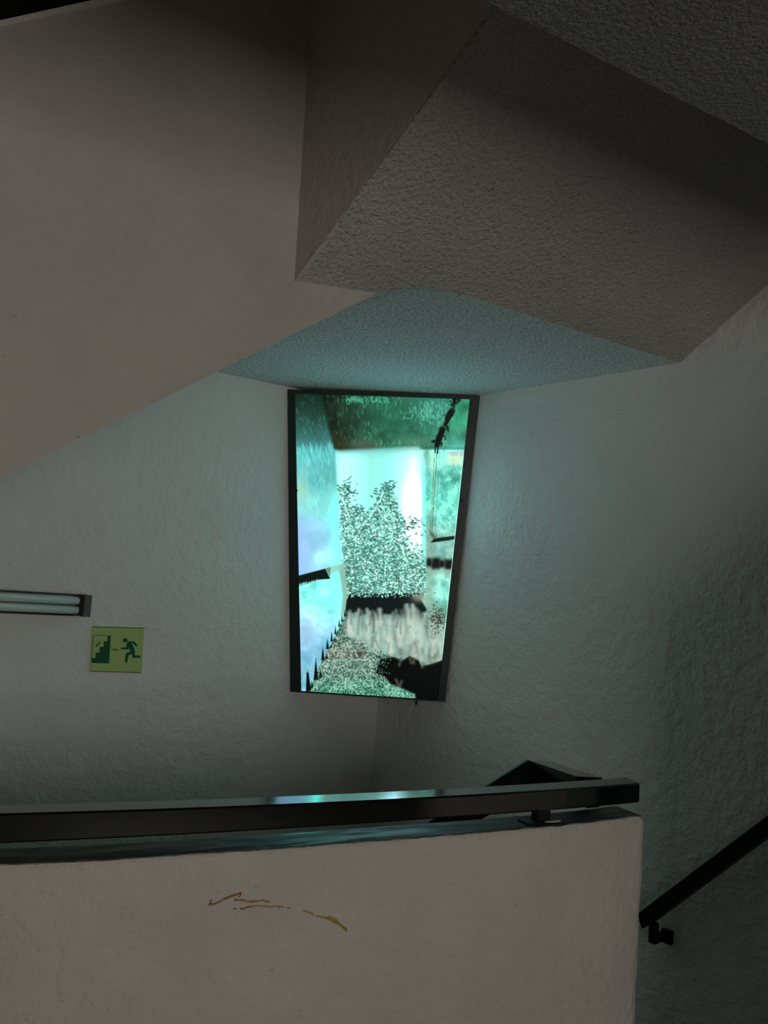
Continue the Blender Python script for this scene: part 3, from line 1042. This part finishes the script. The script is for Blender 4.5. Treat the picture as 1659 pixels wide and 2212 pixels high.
for (x, y, n_) in ((752, 1062, 26), (838, 1050, 40), (812, 1068, 16), (880, 1130, 40), (896, 1128, 24), (770, 1094, 14), (744, 1050, 20)):
    for i in range(n_):
        stroke(x + rnd.gauss(0, 8), y + rnd.gauss(0, 8), rnd.uniform(-0.8, 0.9), rnd.uniform(5, 10), rnd.uniform(1.8, 3), rnd.choice(DK), 0.95, 0.5)
for (x0, y0, x1, y1) in ((823, 1080, 798, 1122), (829, 1062, 822, 1084), (742, 1080, 756, 1120), (868, 1180, 880, 1215)):
    mixc(seg(x0, y0, x1, y1, 2.2, 0.8) * 0.8, (215, 255, 245))
# speckled floor
fl_m = inpoly([(752, 1325), (960, 1330), (960, 1520), (660, 1505), (668, 1488), (692, 1430), (715, 1395), (738, 1350)], 2)
spk = np.clip((fbm(X / 2.2, Y / 2.2, 51, 2) - 0.5) * 3.2 + (n1 - 0.5) * 1.6, -1, 1)
flc = np.array([106, 140, 126]) + spk[..., None] * np.array([70, 72, 70])
flc = flc + sm(1440, 1500, Y)[..., None] * np.array([-22, 6, -4]) + np.exp(-((X - 725) / 40) ** 2 - ((Y - 1410) / 20) ** 2)[..., None] * np.array([20, -2, -4])
mixc(fl_m, np.clip(flc, 6, 235))
mixc(fl_m * np.exp(-((X - 772) / 22) ** 2 - ((Y - 1412) / 10) ** 2) * sm(0.4, 0.6, n3) * 0.9, (70, 48, 42))
for y_, x0, x1 in ((1361, 745, 800), (1374, 740, 815), (1388, 745, 830), (1426, 702, 830), (1406, 720, 840)):
    mixc(seg(x0, y_, x1, y_ - 1, 1.6, 0.8) * 0.55, (190, 235, 222))
# black band behind, then the blurred pale stalks
mixc(inpoly([(752, 1284), (905, 1282), (912, 1300), (922, 1318), (908, 1345), (748, 1345), (746, 1312)], 2), (10, 20, 20))
for i in range(180):
    x = rnd.uniform(750, 900); y = rnd.uniform(1279, 1288)
    stroke(x, y, rnd.uniform(0, math.pi), rnd.uniform(3, 7), 1.8, rnd.choice(((200, 255, 240), (120, 190, 175), (10, 20, 20))), 0.9, 0.5)
mixc(np.exp(-((X - 905) / 16) ** 2 - ((Y - 1292) / 10) ** 2) * 0.8, (150, 158, 140))
stem = inpoly([(748, 1335), (950, 1335), (965, 1400), (950, 1436), (905, 1436), (880, 1420), (820, 1408), (790, 1390), (745, 1365)], 9)
mixc(stem * 0.92, np.clip(np.array([142, 158, 146]) + (n2 - 0.5)[..., None] * 150, 50, 235))
for i in range(95):
    x = rnd.uniform(752, 955)
    if i < 34:
        x = 752 + i * 6.1 + rnd.uniform(-2, 2); y0 = 1322 + rnd.uniform(-6, 10) - (12 if 872 < x < 900 else 0); ln = rnd.uniform(30, 60)
    else:
        y0 = rnd.uniform(1345, 1395); ln = rnd.uniform(20, 44)
        if y0 + ln > 1395 + (x - 800) * 0.28 + 10: ln = max(8, 1395 + (x - 800) * 0.28 + 10 - y0)
        if x < 800: y0 -= 20
    c = rnd.choice(((160, 190, 178), (176, 206, 192), (146, 178, 166), (192, 208, 194), (150, 198, 186)))
    stroke(x, y0, math.pi / 2 + rnd.gauss(-0.05, 0.16), ln, rnd.uniform(6, 9.5), c, rnd.uniform(0.35, 0.75), 3.0, leaf=False)
for i in range(34):
    x = rnd.uniform(800, 950); y = rnd.uniform(1340, 1395)
    stroke(x, y, math.pi / 2 + rnd.gauss(0, 0.2), rnd.uniform(8, 22), rnd.uniform(3, 5), rnd.choice(((98, 104, 88), (80, 92, 78), (110, 140, 124))), rnd.uniform(0.2, 0.5), 2.6, leaf=False)
mixc(stem * np.exp(-((X - 890) / 28) ** 2 - ((Y - 1372) / 26) ** 2) * 0.45, (205, 226, 212))
for i in range(26):
    x = rnd.uniform(756, 940)
    stroke(x, 1328 + rnd.uniform(-6, 26), math.pi / 2 + rnd.gauss(0, 0.12), rnd.uniform(10, 26), rnd.uniform(2.5, 4.5), (60, 72, 64), rnd.uniform(0.15, 0.45), 2.6, leaf=False)
for i in range(260):
    x = rnd.gauss(945, 9); y = rnd.gauss(1335, 14)
    stroke(x, y, rnd.uniform(0, 3.1), 3, 2.2, rnd.choice(((12, 16, 12), (110, 130, 112), (40, 48, 38))), 0.7, 0.5)
# black pool at lower right
blk = inpoly([(822, 1424), (850, 1420), (868, 1428), (885, 1418), (905, 1428), (910, 1440), (930, 1436), (975, 1420), (975, 1530), (898, 1530), (897, 1500), (872, 1488), (845, 1478), (832, 1462), (815, 1452)], 2.5)
mixc(blk, (1, 3, 3))
for i in range(160):
    x = rnd.gauss(822, 10); y = rnd.gauss(1440, 14)
    stroke(x, y, rnd.uniform(0, 3.1), 4, 2, rnd.choice(((2, 4, 4), (2, 4, 4), (110, 150, 135))), 0.85, 0.5)
for (x, y, a_, l_) in ((866, 1428, 1.9, 10), (886, 1422, 1.3, 10), (895, 1424, 1.7, 9), (912, 1434, 1.5, 8), (856, 1468, 1.2, 13), (868, 1472, 1.9, 10)):
    stroke(x, y, a_, l_, 6, (104, 112, 88), 0.6, 2.4, leaf=False)
# lower left printed wall, then its stepped black skirting
lw = inpoly([(640, 1245), (718, 1228), (742, 1225), (750, 1285), (747, 1318), (668, 1492), (640, 1500)], 1.2)
lc = ramp(Y, [(1240, (130, 235, 228)), (1290, (145, 240, 232)), (1340, (150, 225, 228)), (1400, (135, 195, 222)), (1470, (120, 185, 205)), (1495, (150, 205, 240))])
lc = lc + (fbm(X / 20, Y / 20, 63) - 0.5)[..., None] * np.array([110, 60, 45])
mixc(lw, np.clip(lc, 0, 246))
mixc(lw * np.exp(-((X - 675) / 20) ** 2 - ((Y - 1310) / 30) ** 2) * sm(0.35, 0.6, n1) * 0.8, (222, 236, 214))
mixc(lw * np.exp(-((X - 660) / 16) ** 2 - ((Y - 1365) / 30) ** 2) * 0.45, (150, 165, 215))
mixc(lw * sm(690, 735, X) * sm(1350, 1290, Y) * 0.6, (135, 255, 238))
mixc(inpoly([(733, 1226), (745, 1215), (752, 1285), (746, 1325), (738, 1330), (742, 1285)], 3) * 0.65, (128, 150, 132))
for (x, y, w, h) in ((667, 1447, 5.5, 42), (684, 1420, 6.5, 48), (699, 1396, 5, 30), (709, 1380, 4.5, 22), (718, 1364, 3.5, 22), (726, 1352, 3, 18), (734, 1338, 2.5, 16), (740, 1328, 2.5, 16), (746, 1318, 2.5, 14)):
    mixc(inpoly([(x, y), (x + w * 0.75, y + h), (x - w * 0.75, y + h)], 0.8), (6, 14, 12))
    mixc(inpoly([(x + w * 1.4, y + h * 0.55), (x + w * 2.3, y + h * 0.85), (x + w * 0.9, y + h * 0.98)], 0.9) * 0.9, (14, 26, 22))
mixc(inpoly([(664, 1452), (668, 1452), (674, 1490), (663, 1494)], 1), (5, 12, 10))
# black handrail on the left printed wall
mixc(inpoly([(640, 1245.5), (704, 1229), (715, 1251), (692, 1252.5), (676, 1258), (660, 1263), (640, 1268)], 1.0), (8, 20, 18))
mixc(inpoly([(704, 1229), (716, 1225.5), (715, 1246)], 1.2), (120, 132, 112))
mixc(inpoly([(716, 1225.5), (742, 1218), (742, 1232), (718, 1238)], 2.5) * 0.7, (150, 195, 180))
for i in range(40):
    x = rnd.uniform(642, 690)
    stroke(x, 1268 - (x - 642) * 0.25, -math.pi / 2, rnd.uniform(2, 6), 3, (140, 225, 215), 0.6, 1.2)
# film edges: a thin bright line at the right, dusk at the top
mixc(sm(1.0, 0.992, sv) * 0 + sm(0.9945, 0.998, sv) * sm(0.18, 0.2, tv) * sm(0.86, 0.84, tv) * 0.9, (185, 240, 232))
img = np.clip(img, 0, 300)
white = sm(236, 253, img.min(-1)) * sm(852, 866, X) * sm(932, 922, X)
left_glow = np.maximum(np.exp(-((X - 722) / 18) ** 2) * sm(1060, 1100, Y) * sm(1225, 1195, Y), np.exp(-((X - 718) / 20) ** 2) * sm(1252, 1268, Y) * sm(1335, 1295, Y))
STRIP = np.array([5.0, 10.0, 14.0]) * white[..., None] + np.array([0.0, 2.2, 2.6]) * (left_glow * sm(225, 245, img[..., 1]))[..., None]          # emission boost added to light the walls, far brighter than paper white
lin = np.where(img / 255 <= 0.04045, img / 255 / 12.92, ((img / 255 + 0.055) / 1.055) ** 2.4)

verts = np.zeros((NY, NX, 3))
o_tl, o_tr, o_bl, o_br = (np.array(op(*st, 0.006)) for st in ((0, 0), (1, 0), (0, 1), (1, 1)))
org = np.array(lb.location)
verts = ((o_tl * (1 - sv[..., None]) + o_tr * sv[..., None]) * (1 - tv[..., None]) + (o_bl * (1 - sv[..., None]) + o_br * sv[..., None]) * tv[..., None]) - org
idx = np.arange(NX * NY).reshape(NY, NX)
quads = np.stack([idx[:-1, :-1], idx[1:, :-1], idx[1:, 1:], idx[:-1, 1:]], -1).reshape(-1, 4)
me = bpy.data.meshes.new('picture_film')
me.vertices.add(NX * NY)
me.vertices.foreach_set('co', verts.reshape(-1).astype(np.float32))
me.loops.add(quads.size)
me.loops.foreach_set('vertex_index', quads.reshape(-1).astype(np.int32))
me.polygons.add(len(quads))
me.polygons.foreach_set('loop_start', np.arange(0, quads.size, 4, dtype=np.int32))
me.polygons.foreach_set('loop_total', np.full(len(quads), 4, dtype=np.int32))
me.update(calc_edges=True)
lin = lin * (1.0 + np.array([0.6, 1.0, 1.3]) * sm(0.72, 1.0, lin) + STRIP)  # bright colours boosted too, to throw more light on the walls
ca = me.color_attributes.new('ink', 'FLOAT_COLOR', 'POINT')
rgba = np.concatenate([lin.reshape(-1, 3), np.ones((NX * NY, 1))], 1)
ca.data.foreach_set('color', rgba.reshape(-1).astype(np.float32))
mf = bpy.data.materials.new('backlit_film')
mf.use_nodes = True
nt = mf.node_tree
b = nt.nodes['Principled BSDF']
b.inputs['Base Color'].default_value = (0.004, 0.006, 0.006, 1)
b.inputs['Roughness'].default_value = 0.35
b.inputs['Specular IOR Level'].default_value = 0.25
at = nt.nodes.new('ShaderNodeAttribute')
at.attribute_name = 'ink'
nt.links.new(at.outputs['Color'], b.inputs['Emission Color'])
b.inputs['Emission Strength'].default_value = PRINT_GAIN
me.materials.append(mf)
film = bpy.data.objects.new('picture_film', me)
COL.objects.link(film)
film.parent = lb
film['label'] = 'backlit cyan print of a hallway with a shrub in the doorway'
